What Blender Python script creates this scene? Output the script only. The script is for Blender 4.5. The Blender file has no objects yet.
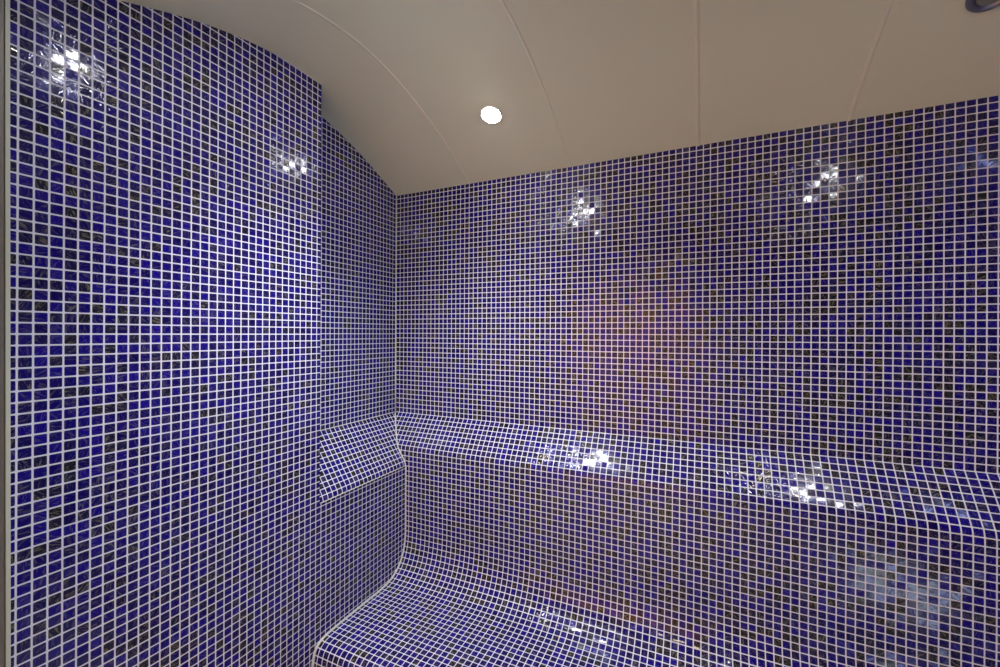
import bpy, math, random
from mathutils import Vector, Matrix

# ---------------------------------------------------------------- units
P = 0.024            # pitch of the mosaic (20 mm tesserae + grout); lengths below are in tiles
CAM_H = 66.7         # camera height over the floor, in tiles
scene = bpy.context.scene
col = scene.collection
random.seed(4)

def W(x, y, z):      # tile units measured from the camera -> metres
    return (x * P, y * P, (z + CAM_H) * P)

FLOOR = -CAM_H
XL, XR = -54.0, 57.0         # left wall, right wall
XN = -60.2                   # back of the niche in the left wall
YF, YB = 13.9, 74.1          # front and back wall
YN = 48.35                   # where the niche starts
ZN = -26.7                   # top of the block below the niche

# ---------------------------------------------------------------- vault
def vault(y):
    d = y - 44.0
    return 38.85 - 0.0122 * d * d + 2.35e-6 * d ** 4

def vault_slope(y):
    return (vault(y + .05) - vault(y - .05)) / .1

# ---------------------------------------------------------------- materials
def new_mat(name):
    m = bpy.data.materials.new(name)
    m.use_nodes = True
    nt = m.node_tree
    for n in list(nt.nodes):
        nt.nodes.remove(n)
    return m, nt

def N(nt, kind, **kw):
    n = nt.nodes.new(kind)
    for k, v in kw.items():
        if k.startswith('i_'):
            key = k[2:]
            n.inputs[int(key) if key.isdigit() else key].default_value = v
        else:
            setattr(n, k, v)
    return n

def math_n(nt, op, a, b=None, c=None, clamp=False):
    n = nt.nodes.new('ShaderNodeMath'); n.operation = op; n.use_clamp = clamp
    for i, v in enumerate((a, b, c)):
        if v is None: continue
        if isinstance(v, (int, float)): n.inputs[i].default_value = v
        else: nt.links.new(v, n.inputs[i])
    return n.outputs[0]

def vmath(nt, op, a, b=None, scale=None):
    n = nt.nodes.new('ShaderNodeVectorMath'); n.operation = op
    for i, v in enumerate((a, b)):
        if v is None: continue
        if isinstance(v, tuple): n.inputs[i].default_value = v
        else: nt.links.new(v, n.inputs[i])
    if scale is not None:
        if isinstance(scale, (int, float)): n.inputs['Scale'].default_value = scale
        else: nt.links.new(scale, n.inputs['Scale'])
    return n.outputs[0]

def smooth(nt, v, lo, hi, a=0.0, b=1.0):
    n = nt.nodes.new('ShaderNodeMapRange'); n.interpolation_type = 'SMOOTHSTEP'
    nt.links.new(v, n.inputs['Value'])
    for k, x in (('From Min', lo), ('From Max', hi), ('To Min', a), ('To Max', b)):
        if isinstance(x, (int, float)): n.inputs[k].default_value = x
        else: nt.links.new(x, n.inputs[k])
    return n.outputs['Result']

def mix_rgb(nt, f, a, b):
    n = nt.nodes.new('ShaderNodeMix'); n.data_type = 'RGBA'
    for sock, v in ((n.inputs['Factor'], f), (n.inputs['A'], a), (n.inputs['B'], b)):
        if isinstance(v, (int, float)): sock.default_value = v
        elif isinstance(v, tuple): sock.default_value = v + (1,) if len(v) == 3 else v
        else: nt.links.new(v, sock)
    return n.outputs['Result']

def mosaic_material(name, lo, hi):
    m, nt = new_mat(name)
    L = nt.links.new
    uv = N(nt, 'ShaderNodeUVMap', uv_map='tiles').outputs['UV']
    cell = vmath(nt, 'FLOOR', uv)
    frac = vmath(nt, 'FRACTION', uv)
    cen = vmath(nt, 'SUBTRACT', frac, (.5, .5, 0))
    wn = N(nt, 'ShaderNodeTexWhiteNoise', noise_dimensions='3D')
    L(cell, wn.inputs['Vector'])
    wn2 = N(nt, 'ShaderNodeTexWhiteNoise', noise_dimensions='3D')
    L(vmath(nt, 'ADD', cell, (37.3, 91.7, 5.1)), wn2.inputs['Vector'])
    s1 = N(nt, 'ShaderNodeSeparateColor'); L(wn.outputs['Color'], s1.inputs[0])
    s2 = N(nt, 'ShaderNodeSeparateColor'); L(wn2.outputs['Color'], s2.inputs[0])
    # tessera outline: rounded square
    sx = N(nt, 'ShaderNodeSeparateXYZ'); L(vmath(nt, 'ABSOLUTE', cen), sx.inputs[0])
    d8 = math_n(nt, 'POWER', math_n(nt, 'ADD', math_n(nt, 'POWER', sx.outputs[0], 10.0),
                                    math_n(nt, 'POWER', sx.outputs[1], 10.0)), 0.1)
    tile = smooth(nt, d8, 0.415, 0.444, 1.0, 0.0)
    # swirling streaks, turned differently in each tessera
    rot = N(nt, 'ShaderNodeVectorRotate', rotation_type='Z_AXIS')
    L(cen, rot.inputs['Vector'])
    L(math_n(nt, 'MULTIPLY', s2.outputs[0], 6.283), rot.inputs['Angle'])
    st = vmath(nt, 'MULTIPLY', rot.outputs[0], (1.3, 7.0, 1.0))
    st = vmath(nt, 'ADD', st, vmath(nt, 'MULTIPLY', cell, (7.13, 3.37, 0)))
    ns = N(nt, 'ShaderNodeTexNoise', noise_dimensions='2D')
    ns.inputs['Scale'].default_value = 1.0
    ns.inputs['Detail'].default_value = 2.0
    ns.inputs['Distortion'].default_value = 0.9
    L(st, ns.inputs['Vector'])
    # which tesserae are dark gold-stone glass
    big = N(nt, 'ShaderNodeTexNoise', noise_dimensions='2D')
    big.inputs['Scale'].default_value = 0.09
    big.inputs['Detail'].default_value = 1.0
    L(cell, big.inputs['Vector'])
    pick = math_n(nt, 'ADD', s1.outputs[0], math_n(nt, 'MULTIPLY', math_n(nt, 'SUBTRACT', big.outputs['Fac'], .5), .25))
    dark = smooth(nt, pick, lo, hi)
    streak = smooth(nt, ns.outputs['Fac'], 0.53, 0.66)
    blue = mix_rgb(nt, s1.outputs[1], (0.0045, 0.0018, 0.085), (0.0100, 0.0030, 0.25))
    dk = mix_rgb(nt, streak, (0.011, 0.010, 0.022), (0.023, 0.022, 0.034))
    tint = mix_rgb(nt, dark, blue, dk)
    gold = mix_rgb(nt, s2.outputs[1], (0.68, 0.58, 0.28), (0.66, 0.62, 0.44))
    metal = math_n(nt, 'MULTIPLY', streak, smooth(nt, dark, 0.0, 1.0, 0.10, 0.28))
    bs = N(nt, 'ShaderNodeBsdfPrincipled')
    L(mix_rgb(nt, metal, tint, gold), bs.inputs['Base Color'])
    L(metal, bs.inputs['Metallic'])
    L(math_n(nt, 'MULTIPLY_ADD', streak, 0.08, 0.095), bs.inputs['Roughness'])
    bs.inputs['IOR'].default_value = 1.48
    # every tessera sits a little crooked and its face is wavy
    geo = N(nt, 'ShaderNodeNewGeometry')
    tilt = vmath(nt, 'SCALE', vmath(nt, 'SUBTRACT', wn2.outputs['Color'], (.5, .5, .5)), scale=math_n(nt, 'MULTIPLY_ADD', math_n(nt, 'POWER', s1.outputs[2], 3.0), 0.11, 0.036))
    wav = vmath(nt, 'SUBTRACT', ns.outputs['Color'], (.5, .5, .5))
    wav = vmath(nt, 'SCALE', wav, scale=math_n(nt, 'MULTIPLY_ADD', streak, smooth(nt, dark, 0, 1, 0.50, 0.75), 0.05))
    nn = vmath(nt, 'NORMALIZE', vmath(nt, 'ADD', geo.outputs['Normal'], vmath(nt, 'ADD', tilt, wav)))
    L(nn, bs.inputs['Normal'])
    gr = N(nt, 'ShaderNodeBsdfPrincipled')
    gn = N(nt, 'ShaderNodeTexNoise'); gn.inputs['Scale'].default_value = 0.6
    L(uv, gn.inputs['Vector'])
    L(mix_rgb(nt, gn.outputs['Fac'], (0.72, 0.71, 0.86), (0.84, 0.84, 0.94)), gr.inputs['Base Color'])
    gr.inputs['Roughness'].default_value = 0.7
    mx = N(nt, 'ShaderNodeMixShader')
    L(tile, mx.inputs[0]); L(gr.outputs[0], mx.inputs[1]); L(bs.outputs[0], mx.inputs[2])
    out = N(nt, 'ShaderNodeOutputMaterial')
    L(mx.outputs[0], out.inputs['Surface'])
    return m

def plain(name, rgb, rough=.5, metal=0.0, noise=0.06, scale=9.0, spec=.5):
    m, nt = new_mat(name)
    bs = N(nt, 'ShaderNodeBsdfPrincipled')
    tc = N(nt, 'ShaderNodeTexCoord')
    ns = N(nt, 'ShaderNodeTexNoise'); ns.inputs['Scale'].default_value = scale
    nt.links.new(tc.outputs['Object'], ns.inputs['Vector'])
    a = tuple(c * (1 - noise) for c in rgb); b = tuple(min(1, c * (1 + noise)) for c in rgb)
    nt.links.new(mix_rgb(nt, ns.outputs['Fac'], a, b), bs.inputs['Base Color'])
    bs.inputs['Roughness'].default_value = rough
    bs.inputs['Metallic'].default_value = metal
    bs.inputs['Specular IOR Level'].default_value = spec
    out = N(nt, 'ShaderNodeOutputMaterial')
    nt.links.new(bs.outputs[0], out.inputs['Surface'])
    return m

def glow(name, rgb, strength):
    m, nt = new_mat(name)
    e = N(nt, 'ShaderNodeEmission'); e.inputs[0].default_value = rgb + (1,); e.inputs[1].default_value = strength
    out = N(nt, 'ShaderNodeOutputMaterial')
    nt.links.new(e.outputs[0], out.inputs['Surface'])
    return m

def wood_material():
    m, nt = new_mat('warm_wood')
    bs = N(nt, 'ShaderNodeBsdfPrincipled')
    tc = N(nt, 'ShaderNodeTexCoord')
    wv = N(nt, 'ShaderNodeTexNoise'); wv.inputs['Scale'].default_value = 3.0; wv.inputs['Detail'].default_value = 5
    nt.links.new(vmath(nt, 'MULTIPLY', tc.outputs['Object'], (9.0, 9.0, .6)), wv.inputs['Vector'])
    nt.links.new(mix_rgb(nt, wv.outputs['Fac'], (.60, .24, .03), (.82, .38, .06)), bs.inputs['Base Color'])
    bs.inputs['Roughness'].default_value = .45
    out = N(nt, 'ShaderNodeOutputMaterial'); nt.links.new(bs.outputs[0], out.inputs['Surface'])
    return m

MOS = mosaic_material('blue_mosaic', 0.56, 1.10)            # mostly cobalt tesserae
MOS_DARK = mosaic_material('blue_mosaic_mixed', 0.40, 1.00)   # more gold-stone tesserae among them
MOS_SEAT = mosaic_material('blue_mosaic_seat', 0.50, 1.06)
CEIL = plain('ceiling_panel', (.83, .85, .65), rough=.42, noise=.03, scale=2.0)
STRIP = plain('joint_strip', (.86, .85, .67), rough=.40, noise=.03)
SEAL = plain('white_sealant', (.80, .79, .76), rough=.35, noise=.05, scale=30)
CHROME = plain('dark_chrome', (.30, .30, .36), rough=.30, metal=1.0, noise=.02)
GLARE_RIM = plain('glare_pale_rim', (.80, .79, .76), rough=.5, noise=.02)  # pale colour stands in for lamp glare over the dark ring
ALU = plain('grey_aluminium', (.22, .215, .205), rough=.45, metal=.4, noise=.04)
SEAL_STRIP = plain('pale_seal', (.60, .68, .63), rough=.25, noise=.03)
PLASTER = plain('lobby_plaster', (.22, .20, .17), rough=.8)
LOBBY_FLOOR = plain('lobby_floor', (.46, .44, .42), rough=.5)
WOOD = wood_material()
PALE = plain('pale_floor_tile', (.78, .74, .68), rough=.4)
LENS_ON = glow('lamp_lit', (.94, .97, 1.0), 290.0)
LENS_DIM = glow('lamp_lit_dimmer', (.94, .97, 1.0), 120.0)
LENS_SOFT = glow('lamp_lit_softer', (.96, .98, 1.0), 80.0)
LENS_BLUE = glow('lamp_blue', (.38, .46, 1.0), 28.0)
LENS_OFF = plain('lamp_unlit', (.20, .21, .17), rough=.15, noise=.03)
LENS_WARM = glow('lamp_warm', (1.0, .80, .52), 60.0)

# ---------------------------------------------------------------- mesh helpers
def tag(o, label=None, cat=None, group=None, kind=None):
    if label: o['label'] = label
    if cat: o['category'] = cat
    if group: o['group'] = group
    if kind: o['kind'] = kind
    return o

def link_mesh(name, verts, faces, uvs, mat, parent=None, smooth_shade=False, loc=None):
    me = bpy.data.meshes.new(name)
    me.from_pydata([tuple(v) for v in verts], [], faces)
    if uvs is not None:
        lay = me.uv_layers.new(name='tiles')
        for poly in me.polygons:
            for li in poly.loop_indices:
                lay.data[li].uv = uvs[me.loops[li].vertex_index]
    me.materials.append(mat)
    if smooth_shade:
        for poly in me.polygons: poly.use_smooth = True
    me.update()
    o = bpy.data.objects.new(name, me)
    col.objects.link(o)
    if parent is not None:
        o.parent = parent
    if loc is not None:
        o.location = loc
    return o

class Sheet:
    """collects tiled patches: rows of points with tile coordinates"""
    def __init__(self):
        self.v, self.f, self.t = [], [], []
    def grid(self, pts, uvs, flip=False):
        r, c = len(pts), len(pts[0]); b = len(self.v)
        for i in range(r):
            for j in range(c):
                self.v.append(W(*pts[i][j])); self.t.append(uvs[i][j])
        for i in range(r - 1):
            for j in range(c - 1):
                q = [b + i * c + j, b + i * c + j + 1, b + (i + 1) * c + j + 1, b + (i + 1) * c + j]
                self.f.append(q[::-1] if flip else q)
    def build(self, name, mat, parent=None, origin=(0, 0, 0), smooth_shade=False):
        o = Vector(W(*origin)) if origin != (0, 0, 0) else Vector((0, 0, 0))
        base = o if parent is None else Vector(parent.location)
        return link_mesh(name, [Vector(v) - base for v in self.v], self.f, self.t, mat, parent, smooth_shade,
                         loc=o if parent is None else None)

def box(name, x0, x1, y0, y1, z0, z1, mat, parent=None, bevel=0.0, cell=(0, 0)):
    import bmesh
    bm = bmesh.new()
    bmesh.ops.create_cube(bm, size=1.0)
    c = Vector(W((x0 + x1) / 2, (y0 + y1) / 2, (z0 + z1) / 2))
    for v in bm.verts:
        v.co = Vector((v.co.x * (x1 - x0) * P, v.co.y * (y1 - y0) * P, v.co.z * (z1 - z0) * P))
    if bevel:
        bmesh.ops.bevel(bm, geom=bm.edges[:], offset=bevel * P, segments=2, affect='EDGES', profile=.5)
    uv = bm.loops.layers.uv.new('tiles')
    for f in bm.faces:
        n = f.normal
        for l in f.loops:
            q = (l.vert.co + c) / P
            if abs(n.x) > .7: l[uv].uv = (q.y + cell[0], q.z + cell[1])
            elif abs(n.y) > .7: l[uv].uv = (q.x + cell[0], q.z + cell[1])
            else: l[uv].uv = (q.x + cell[0], q.y + cell[1])
    me = bpy.data.meshes.new(name); bm.to_mesh(me); bm.free()
    me.materials.append(mat)
    o = bpy.data.objects.new(name, me); col.objects.link(o)
    if parent is not None:
        o.parent = parent; o.location = c - Vector(parent.location)
    else:
        o.location = c
    return o

def tube(name, pts, rads, mat, parent=None, sides=8):
    """round bead along a path (tile units)"""
    pts = [Vector(p) for p in pts]
    v, f = [], []
    for i, p in enumerate(pts):
        rad = rads[i] if isinstance(rads, list) else rads
        t = (pts[min(i + 1, len(pts) - 1)] - pts[max(i - 1, 0)]).normalized()
        ref = Vector((1, 0, 0)) if abs(t.x) < .9 else Vector((0, 1, 0))
        a = t.cross(ref).normalized(); b = t.cross(a).normalized()
        for k in range(sides):
            an = 2 * math.pi * k / sides
            q = p + (a * math.cos(an) + b * math.sin(an)) * rad
            v.append(Vector(W(*q)))
    for i in range(len(pts) - 1):
        for k in range(sides):
            k2 = (k + 1) % sides
            f.append([i * sides + k, i * sides + k2, (i + 1) * sides + k2, (i + 1) * sides + k])
    f.append(list(range(sides))[::-1]); f.append([(len(pts) - 1) * sides + k for k in range(sides)])
    base = Vector(parent.location) if parent is not None else Vector((0, 0, 0))
    return link_mesh(name, [q - base for q in v], f, None, mat, parent, True)

def catmull(pts, n=8):
    out = []
    for i in range(len(pts) - 1):
        p0 = pts[max(i - 1, 0)]; p1 = pts[i]; p2 = pts[i + 1]; p3 = pts[min(i + 2, len(pts) - 1)]
        for k in range(n):
            t = k / n
            out.append(tuple(.5 * ((2 * b) + (-a + c) * t + (2 * a - 5 * b + 4 * c - d) * t * t +
                                   (-a + 3 * b - 3 * c + d) * t ** 3) for a, b, c, d in zip(p0, p1, p2, p3)))
    out.append(tuple(pts[-1]))
    return out

def frange(a, b, n):
    return [a + (b - a) * i / n for i in range(n + 1)]

# ---------------------------------------------------------------- profiles (tile units)
# back bench: distance Y and height z, from the wall over the shoulder ledge and backrest to the seat and its nose
PROFILE = catmull([(74.08, -16.95), (73.3, -17.95), (72.3, -19.3), (71.2, -20.85), (70.2, -22.3), (69.78, -23.05), (69.62, -24.0), (69.6, -25.4),
                   (69.6, -28.0), (69.6, -31.5), (69.6, -35.5), (69.6, -39.2), (69.35, -42.0), (68.6, -44.3),
                   (67.2, -46.1), (65.0, -47.3), (62.3, -47.7), (58.5, -47.75), (54.0, -47.85), (50.5, -47.95),
                   (48.7, -48.2), (47.6, -49.0), (47.15, -50.4), (47.0, -52.0), (47.0, -56.0), (47.0, FLOOR + .03)], 6)
arc = [0.0]
for a, b in zip(PROFILE, PROFILE[1:]):
    arc.append(arc[-1] + math.hypot(a[0] - b[0], a[1] - b[1]))

def back_y(z):                       # Y of the ledge and backrest at a height
    for a, b in zip(PROFILE, PROFILE[1:]):
        if a[1] >= z >= b[1]:
            t = (a[1] - z) / max(a[1] - b[1], 1e-6)
            return a[0] + (b[0] - a[0]) * t
    return PROFILE[0][0]

LEDGE = [(0.02, -17.1), (5.55, -25.1), (5.95, -25.75), (6.15, -26.2), (6.22, ZN)]   # niche ledge: offset, height
def niche_x(z):
    if z >= LEDGE[0][1]: return XN + .02
    for a, b in zip(LEDGE, LEDGE[1:]):
        if a[1] >= z >= b[1]:
            t = (a[1] - z) / (a[1] - b[1])
            return XN + a[0] + (b[0] - a[0]) * t
    return XL

# tile phases read from the joints in the photograph
UB, VB = 0.07, 0.05       # back wall
UL, VL = 0.38, 0.25       # left wall
UN_, VN = -0.03, 0.18     # niche

# ---------------------------------------------------------------- setting
s = Sheet()
s.grid([[(XN, YB, FLOOR), (XR, YB, FLOOR)], [(XN, YB, vault(YB) + .3), (XR, YB, vault(YB) + .3)]],
       [[(XN + UB + 100, FLOOR + VB), (XR + UB + 100, FLOOR + VB)],
        [(XN + UB + 100, vault(YB) + .3 + VB), (XR + UB + 100, vault(YB) + .3 + VB)]])
tag(s.build('wall_back', MOS_DARK, origin=(0, YB, FLOOR)), kind='structure')

s = Sheet()
ys = frange(10.0, YN, 40)
def vt(y): return vault(max(y, YF)) + .3
s.grid([[(XL, y, FLOOR) for y in ys], [(XL, y, vt(y)) for y in ys]],
       [[(y + UL + 300, FLOOR + VL) for y in ys], [(y + UL + 300, vt(y) + VL) for y in ys]])
# block under the niche, flush with the wall
s.grid([[(XL, YN, FLOOR), (XL, YB, FLOOR)], [(XL, YN, ZN), (XL, YB, ZN)]],
       [[(YN + UL + 300, FLOOR + VL), (YB + UL + 300, FLOOR + VL)], [(YN + UL + 300, ZN + VL), (YB + UL + 300, ZN + VL)]])
# return of the niche
s.grid([[(XN, YN, ZN), (XL, YN, ZN)], [(XN, YN, vault(YN) + .3), (XL, YN, vault(YN) + .3)]],
       [[(XN + 500, ZN + VL), (XL + 500, ZN + VL)], [(XN + 500, vault(YN) + VL), (XL + 500, vault(YN) + VL)]], flip=True)
# back of the niche
ys = frange(YN, YB, 30)
s.grid([[(XN, y, LEDGE[0][1]) for y in ys], [(XN, y, vault(y) + .3) for y in ys]],
       [[(y + UN_ + 600, LEDGE[0][1] + VN) for y in ys], [(y + UN_ + 600, vault(y) + .3 + VN) for y in ys]])
tag(s.build('wall_left', MOS, origin=(XL, 0, FLOOR)), kind='structure')

s = Sheet()
ys = frange(YF, YB, 40)
s.grid([[(XR, y, FLOOR) for y in ys], [(XR, y, vault(y) + .3) for y in ys]],
       [[(y + 800, FLOOR) for y in ys], [(y + 800, vault(y) + .3) for y in ys]], flip=True)
tag(s.build('wall_right', MOS, origin=(XR, 0, FLOOR)), kind='structure')

s = Sheet()
s.grid([[(XL, YF - 4, FLOOR), (XR, YF - 4, FLOOR)], [(XL, YB, FLOOR), (XR, YB, FLOOR)]],
       [[(XL + 900, YF), (XR + 900, YF)], [(XL + 900, YB + 4), (XR + 900, YB + 4)]])
tag(s.build('floor', PALE, origin=(0, 44, FLOOR)), kind='structure')

s = Sheet()
ys = frange(YF - .1, YB + .1, 64)
s.grid([[(XN - .3, y, vault(y)), (XR + .3, y, vault(y))] for y in ys], [[(0, 0), (1, 1)] for y in ys])
s.grid([[(XN - .3, y, vault(y) + 1.0), (XR + .3, y, vault(y) + 1.0)] for y in ys], [[(0, 0), (1, 1)] for y in ys], flip=True)
tag(s.build('ceiling', CEIL, origin=(0, 44, 38), smooth_shade=True), kind='structure')

# cover strips over the ceiling panel joints
for i, x in enumerate((-41.9, -21.4, -0.85, 18.1, 38.5)):
    s = Sheet()
    w, h = (.22, .06) if i < 2 else (.30, .12)
    prof = [(-w, .02), (-w * .8, -h * .7), (0, -h), (w * .8, -h * .7), (w, .02)]
    s.grid([[(x + dx, y, vault(y) + dz) for dx, dz in prof] for y in ys], [[(0, 0)] * 5 for y in ys], flip=False)
    tag(s.build('trim_%d' % (i + 4), STRIP, origin=(x, 44, 38), smooth_shade=True), kind='structure')

# front wall with the wide opening the photograph is taken through
box('wall_front', 54.0, XR, YF - 5, YF, FLOOR, 31.5, MOS, cell=(1200, 0))['kind'] = 'structure'
box('wall_front_header', XL, 54.0, YF - 5, YF, 27.0, 31.5, MOS, cell=(1400, 0))['kind'] = 'structure'
# post of the door frame and its pale seal
box('trim_1', -54.0, -50.0, 8.9, 13.86, FLOOR, 27.0, ALU, bevel=.12)['kind'] = 'structure'
box('trim_2', -54.0, -49.95, 13.86, 14.12, FLOOR, 27.0, SEAL_STRIP)['kind'] = 'structure'
box('trim_3', 52.0, 54.0, 8.9, 13.86, FLOOR, 27.0, ALU, bevel=.12)['kind'] = 'structure'

for o in (bpy.data.objects['trim_1'], bpy.data.objects['trim_2']):
    o.rotation_euler = (.004, 0, 0); o.location.y += .05 * P

# lobby outside the door
box('floor_lobby', -90, 80, -80, YF - 4, FLOOR - 2, FLOOR, LOBBY_FLOOR)['kind'] = 'structure'
box('ceiling_lobby', -90, 80, -80, YF - 5, 40, 42, PLASTER)['kind'] = 'structure'
box('wall_lobby_far', -90, 80, -82, -80, FLOOR, 40, PLASTER)['kind'] = 'structure'
box('wall_lobby_left', -92, -90, -80, YF - 5, FLOOR, 40, PLASTER)['kind'] = 'structure'
box('wall_lobby_right', 80, 82, -80, YF - 5, FLOOR, 40, PLASTER)['kind'] = 'structure'
box('wall_lobby_front', -90, -54.0, YF - 6, YF - 5, FLOOR, 40, PLASTER)['kind'] = 'structure'
box('wall_lobby_front_right', 54.2, 80, YF - 6, YF - 5, FLOOR, 40, PLASTER)['kind'] = 'structure'
box('wall_lobby_front_top', -54.0, 54.2, YF - 6, YF - 5, 27.0, 40, PLASTER)['kind'] = 'structure'
# timber door across the lobby, added unseen for its warm reflection: planks, frame
d = box('door_1', -68, 2, -79.9, -78.4, FLOOR, 24, WOOD, bevel=.1); d['kind'] = 'structure'
for k in range(8):
    box('door_plank', -67.2 + k * 8.6, -59.0 + k * 8.6, -78.4, -77.9, FLOOR + 1, 23, WOOD, parent=d, bevel=.2)
box('door_handle', -4.5, -3.3, -77.9, -75.6, -26, -14, CHROME, parent=d, bevel=.4)

# ---------------------------------------------------------------- bench along the back wall
def empty(name, x, y, z):
    o = bpy.data.objects.new(name, None); col.objects.link(o)
    o.location = W(x, y, z); o.empty_display_size = .05
    return o

bench = empty('steam_bench', 0, 58, FLOOR)
tag(bench, 'built-in steam room bench in blue mosaic running along the back wall', 'bench')

def bench_part(name, i0, i1, mat):
    s = Sheet(); pts = []; uvs = []
    for i in range(i0, i1 + 1):
        y, z = PROFILE[i]
        x0 = niche_x(z) + .06 if z > ZN else XL + .02
        xs = [x0] + frange(-50, XR - .02, 10)
        v = 300 - arc[i] + PROFILE[0][1] + VB
        pts.append([(x, y, z) for x in xs]); uvs.append([(x + UB + 100, v) for x in xs])
    s.grid(pts, uvs, flip=True)
    return s.build(name, mat, parent=bench, smooth_shade=True)

n = len(PROFILE) - 1
iz = lambda zz: min(range(n + 1), key=lambda i: abs(PROFILE[i][1] - zz) + (0 if PROFILE[i][0] > 55 else 5))
iL, iB = iz(-25.6), iz(-46.1)
bench_part('shoulder_ledge', 0, iL, MOS_SEAT)
bench_part('backrest', iL, iB, MOS_DARK)
bench_part('seat', iB, n, MOS_SEAT)

# white sealant where bench and left wall meet
mitre = [(niche_x(z) + .13, back_y(z) - .13, z + .08) for z in frange(-17.3, ZN, 24)]
low = [(XL + .24, PROFILE[i][0] - .08, PROFILE[i][1] + .08) for i in range(n + 1) if PROFILE[i][1] < ZN and PROFILE[i][1] > -60]
b = tube('sealant_bead', mitre + low, [.12] * len(mitre) + [.14 + .07 * i / len(low) for i in range(len(low))], SEAL, bench)
b['label'] = 'white sealant joint'

ledge = empty('tiled_ledge', XL, 60, ZN)
tag(ledge, 'short sloping blue mosaic ledge in the niche of the left wall', 'ledge')
ROWS = 12 / sum(math.hypot(q[0] - p_[0], q[1] - p_[1]) for p_, q in zip(LEDGE, LEDGE[1:]))   # whole rows on the slope
s = Sheet(); pts = []; uvs = []; a = 0.0; prev = None
for off, z in [(LEDGE[0][0] + (LEDGE[1][0] - LEDGE[0][0]) * k / 8, LEDGE[0][1] + (LEDGE[1][1] - LEDGE[0][1]) * k / 8) for k in range(8)] + LEDGE[1:]:
    if prev: a += math.hypot(off - prev[0], z - prev[1])
    prev = (off, z)
    y1 = back_y(z) - .06
    yy = [YN + .02, 52, 56, 60, 64, y1]
    pts.append([(XN + off, y, z) for y in yy]); uvs.append([(y + UN_ + 700, 50 - a * ROWS) for y in yy])
s.grid(pts, uvs, flip=True)
s.build('mosaic_slope', MOS_SEAT, parent=ledge, smooth_shade=True)
e = tube('grout_edge', [(XL + .12, y, ZN + .05) for y in frange(YN + .2, 69.1, 8)], .085, SEAL, ledge)
e['label'] = 'white grouted edge'
e = tube('grout_edge', [(XN + .12, y, LEDGE[0][1] + .06) for y in frange(YN + .2, YB - .35, 8)], .075, SEAL, ledge)
e['label'] = 'white grouted edge'
tag(tube('trim_9', [(XN + .05, YB - .05, z) for z in frange(-17, vault(YB), 6)], .17, SEAL), kind='structure')

# ---------------------------------------------------------------- downlights
def lathe(name, prof, mat, parent, seg=40):
    v, f = [], []
    for r, h in prof:
        for k in range(seg):
            an = 2 * math.pi * k / seg
            v.append((r * P * math.cos(an), r * P * math.sin(an), h * P))
    for i in range(len(prof) - 1):
        for k in range(seg):
            k2 = (k + 1) % seg
            f.append([i * seg + k, i * seg + k2, (i + 1) * seg + k2, (i + 1) * seg + k])
    return link_mesh(name, v, f, None, mat, parent, True)

def disc(name, r, h, mat, parent, seg=40):
    v = [(r * P * math.cos(2 * math.pi * k / seg), r * P * math.sin(2 * math.pi * k / seg), h * P) for k in range(seg)]
    return link_mesh(name, v, [list(range(seg))[::-1]], None, mat, parent)

def downlight(x, y, lens, label, beam=0):
    o = empty('downlight', x, y, vault(y))
    o.rotation_euler = (math.atan(vault_slope(y)), 0, 0)
    tag(o, label, 'ceiling light', 'recessed downlights in the vaulted ceiling')
    if lens is LENS_OFF:
        ring = [(2.0, .05), (2.02, -.12), (1.9, -.34), (1.65, -.42), (1.45, -.36), (1.30, -.22), (1.24, .0)]
        rm, k = CHROME, 1.0
    else:
        ring = [(1.80, .05), (1.80, -.10), (1.72, -.20), (1.62, -.22), (1.55, -.16), (1.5, .0)]
        rm, k = GLARE_RIM, 1.13  # lit fittings: pale rim and widened lens imitate the glare around the lamp
    lathe('trim_ring', ring, rm, o)
    lathe('lamp', [(r_ * k, h_) for r_, h_ in ((1.36, -.10), (1.30, -.22), (1.10, -.31), (.75, -.37), (.35, -.40), (.02, -.41))], lens, o)
    if beam:      # the reflector of the fitting throws most of its light downwards
        bd = bpy.data.lights.new('beam', 'SPOT'); bd.energy = beam; bd.color = (.94, .97, 1.0)
        bd.spot_size = math.radians(112); bd.spot_blend = 1.0; bd.shadow_soft_size = .025
        bo = bpy.data.objects.new('beam', bd); col.objects.link(bo); bo.parent = o; bo.location = (0, 0, -.9 * P)
    return o

downlight(-31.0, 61.6, LENS_SOFT, 'lit round downlight glowing white on the ceiling, left of the middle', 26)
downlight(26.8, 61.35, LENS_OFF, 'unlit dark-rimmed round downlight at the upper right corner of the ceiling')
downlight(-31.3, 27.0, LENS_ON, 'lit downlight nearest the doorway on the left, seen mirrored in the left wall', 62)
downlight(26.0, 27.0, LENS_DIM, 'lit downlight on the right, seen mirrored high on the back wall', 28)
downlight(51.0, 27.0, LENS_BLUE, 'blue downlight farthest to the right near the doorway')

# warm lamp of the lobby
for i, (x, y) in enumerate(((-10, -45),)):
    o = empty('ceiling_lamp', x, y, 40)
    tag(o, 'warm round lamp on the lobby ceiling', 'ceiling light')
    lathe('lamp_rim', [(5.2, .0), (5.2, -1.2), (4.6, -1.5), (4.4, -.9)], CHROME, o)
    disc('diffuser', 4.45, -1.0, LENS_WARM, o)

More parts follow.
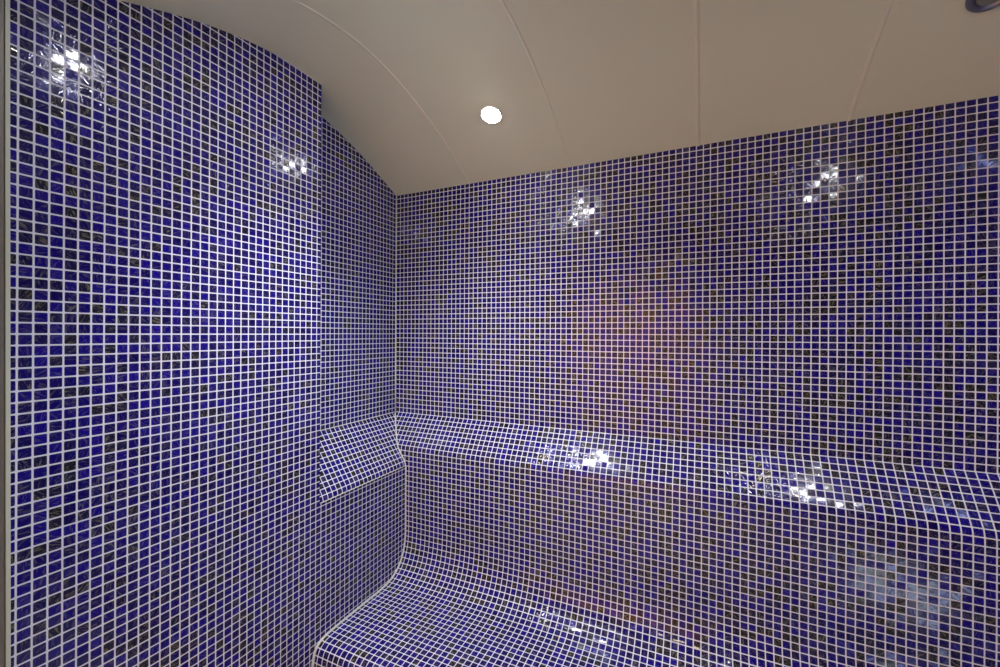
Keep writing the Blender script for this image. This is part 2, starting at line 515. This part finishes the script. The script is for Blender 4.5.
# added unseen warm spot, strengthens the orange reflection of the door in the mosaic
o = empty('added_door_washer', -34, -30, 40)
tag(o, 'added warm spot lamp, unseen, brightening the mirrored timber door', 'ceiling light')
lathe('lamp_rim', [(2.0, .0), (2.0, -2.0), (1.7, -2.2), (1.6, -1.4)], CHROME, o)
ld = bpy.data.lights.new('added_door_spot', 'SPOT'); ld.energy = 420; ld.color = (1.0, .74, .46)
ld.spot_size = math.radians(125); ld.spot_blend = 1.0; ld.shadow_soft_size = .03
lo = bpy.data.objects.new('added_door_spot', ld); col.objects.link(lo); lo.parent = o; lo.location = (0, 0, -1.8 * P)
lo.rotation_euler = (-math.radians(30), 0, 0)

# added unseen spot; its pool makes the pale patch mirrored in the backrest
o = empty('added_floor_spot', 47, -7, 40)
tag(o, 'added unseen cool spot lamp throwing a pool of light on the lobby floor', 'ceiling light')
lathe('lamp_rim', [(2.2, .0), (2.2, -2.6), (1.9, -2.8), (1.7, -2.0)], CHROME, o)
ld = bpy.data.lights.new('spot', 'SPOT'); ld.energy = 4200; ld.color = (.62, .78, 1.0)
ld.spot_size = math.radians(11.5); ld.spot_blend = .5; ld.shadow_soft_size = .03
lo = bpy.data.objects.new('spot', ld); col.objects.link(lo); lo.parent = o; lo.location = (0, 0, -2.2 * P)

# ---------------------------------------------------------------- world, camera
w = bpy.data.worlds.new('World'); scene.world = w; w.use_nodes = True
w.node_tree.nodes['Background'].inputs[0].default_value = (0, 0, 0, 1)
w.node_tree.nodes['Background'].inputs[1].default_value = 0

th, ro = math.radians(25.39), math.radians(.28)
F = Vector((-math.sin(th), math.cos(th), 0)); R = Vector((math.cos(th), math.sin(th), 0)); Z = Vector((0, 0, 1))
R2 = R * math.cos(ro) + Z * math.sin(ro); U2 = Z * math.cos(ro) - R * math.sin(ro)
cd = bpy.data.cameras.new('camera'); cam = bpy.data.objects.new('camera', cd); col.objects.link(cam)
cd.sensor_width = 36; cd.lens = 427.7 / 1000 * 36; cd.clip_start = .01
cam.matrix_world = Matrix(((R2.x, U2.x, -F.x, 0), (R2.y, U2.y, -F.y, 0), (R2.z, U2.z, -F.z, CAM_H * P), (0, 0, 0, 1)))
scene.camera = cam

scene.view_settings.view_transform = 'Standard'
scene.view_settings.look = 'None'
scene.view_settings.gamma = 1
scene.view_settings.use_curve_mapping = False
scene.view_settings.exposure = -0.05
scene.cycles.sample_clamp_indirect = 4.0
scene.cycles.max_bounces = 10
scene.cycles.diffuse_bounces = 6
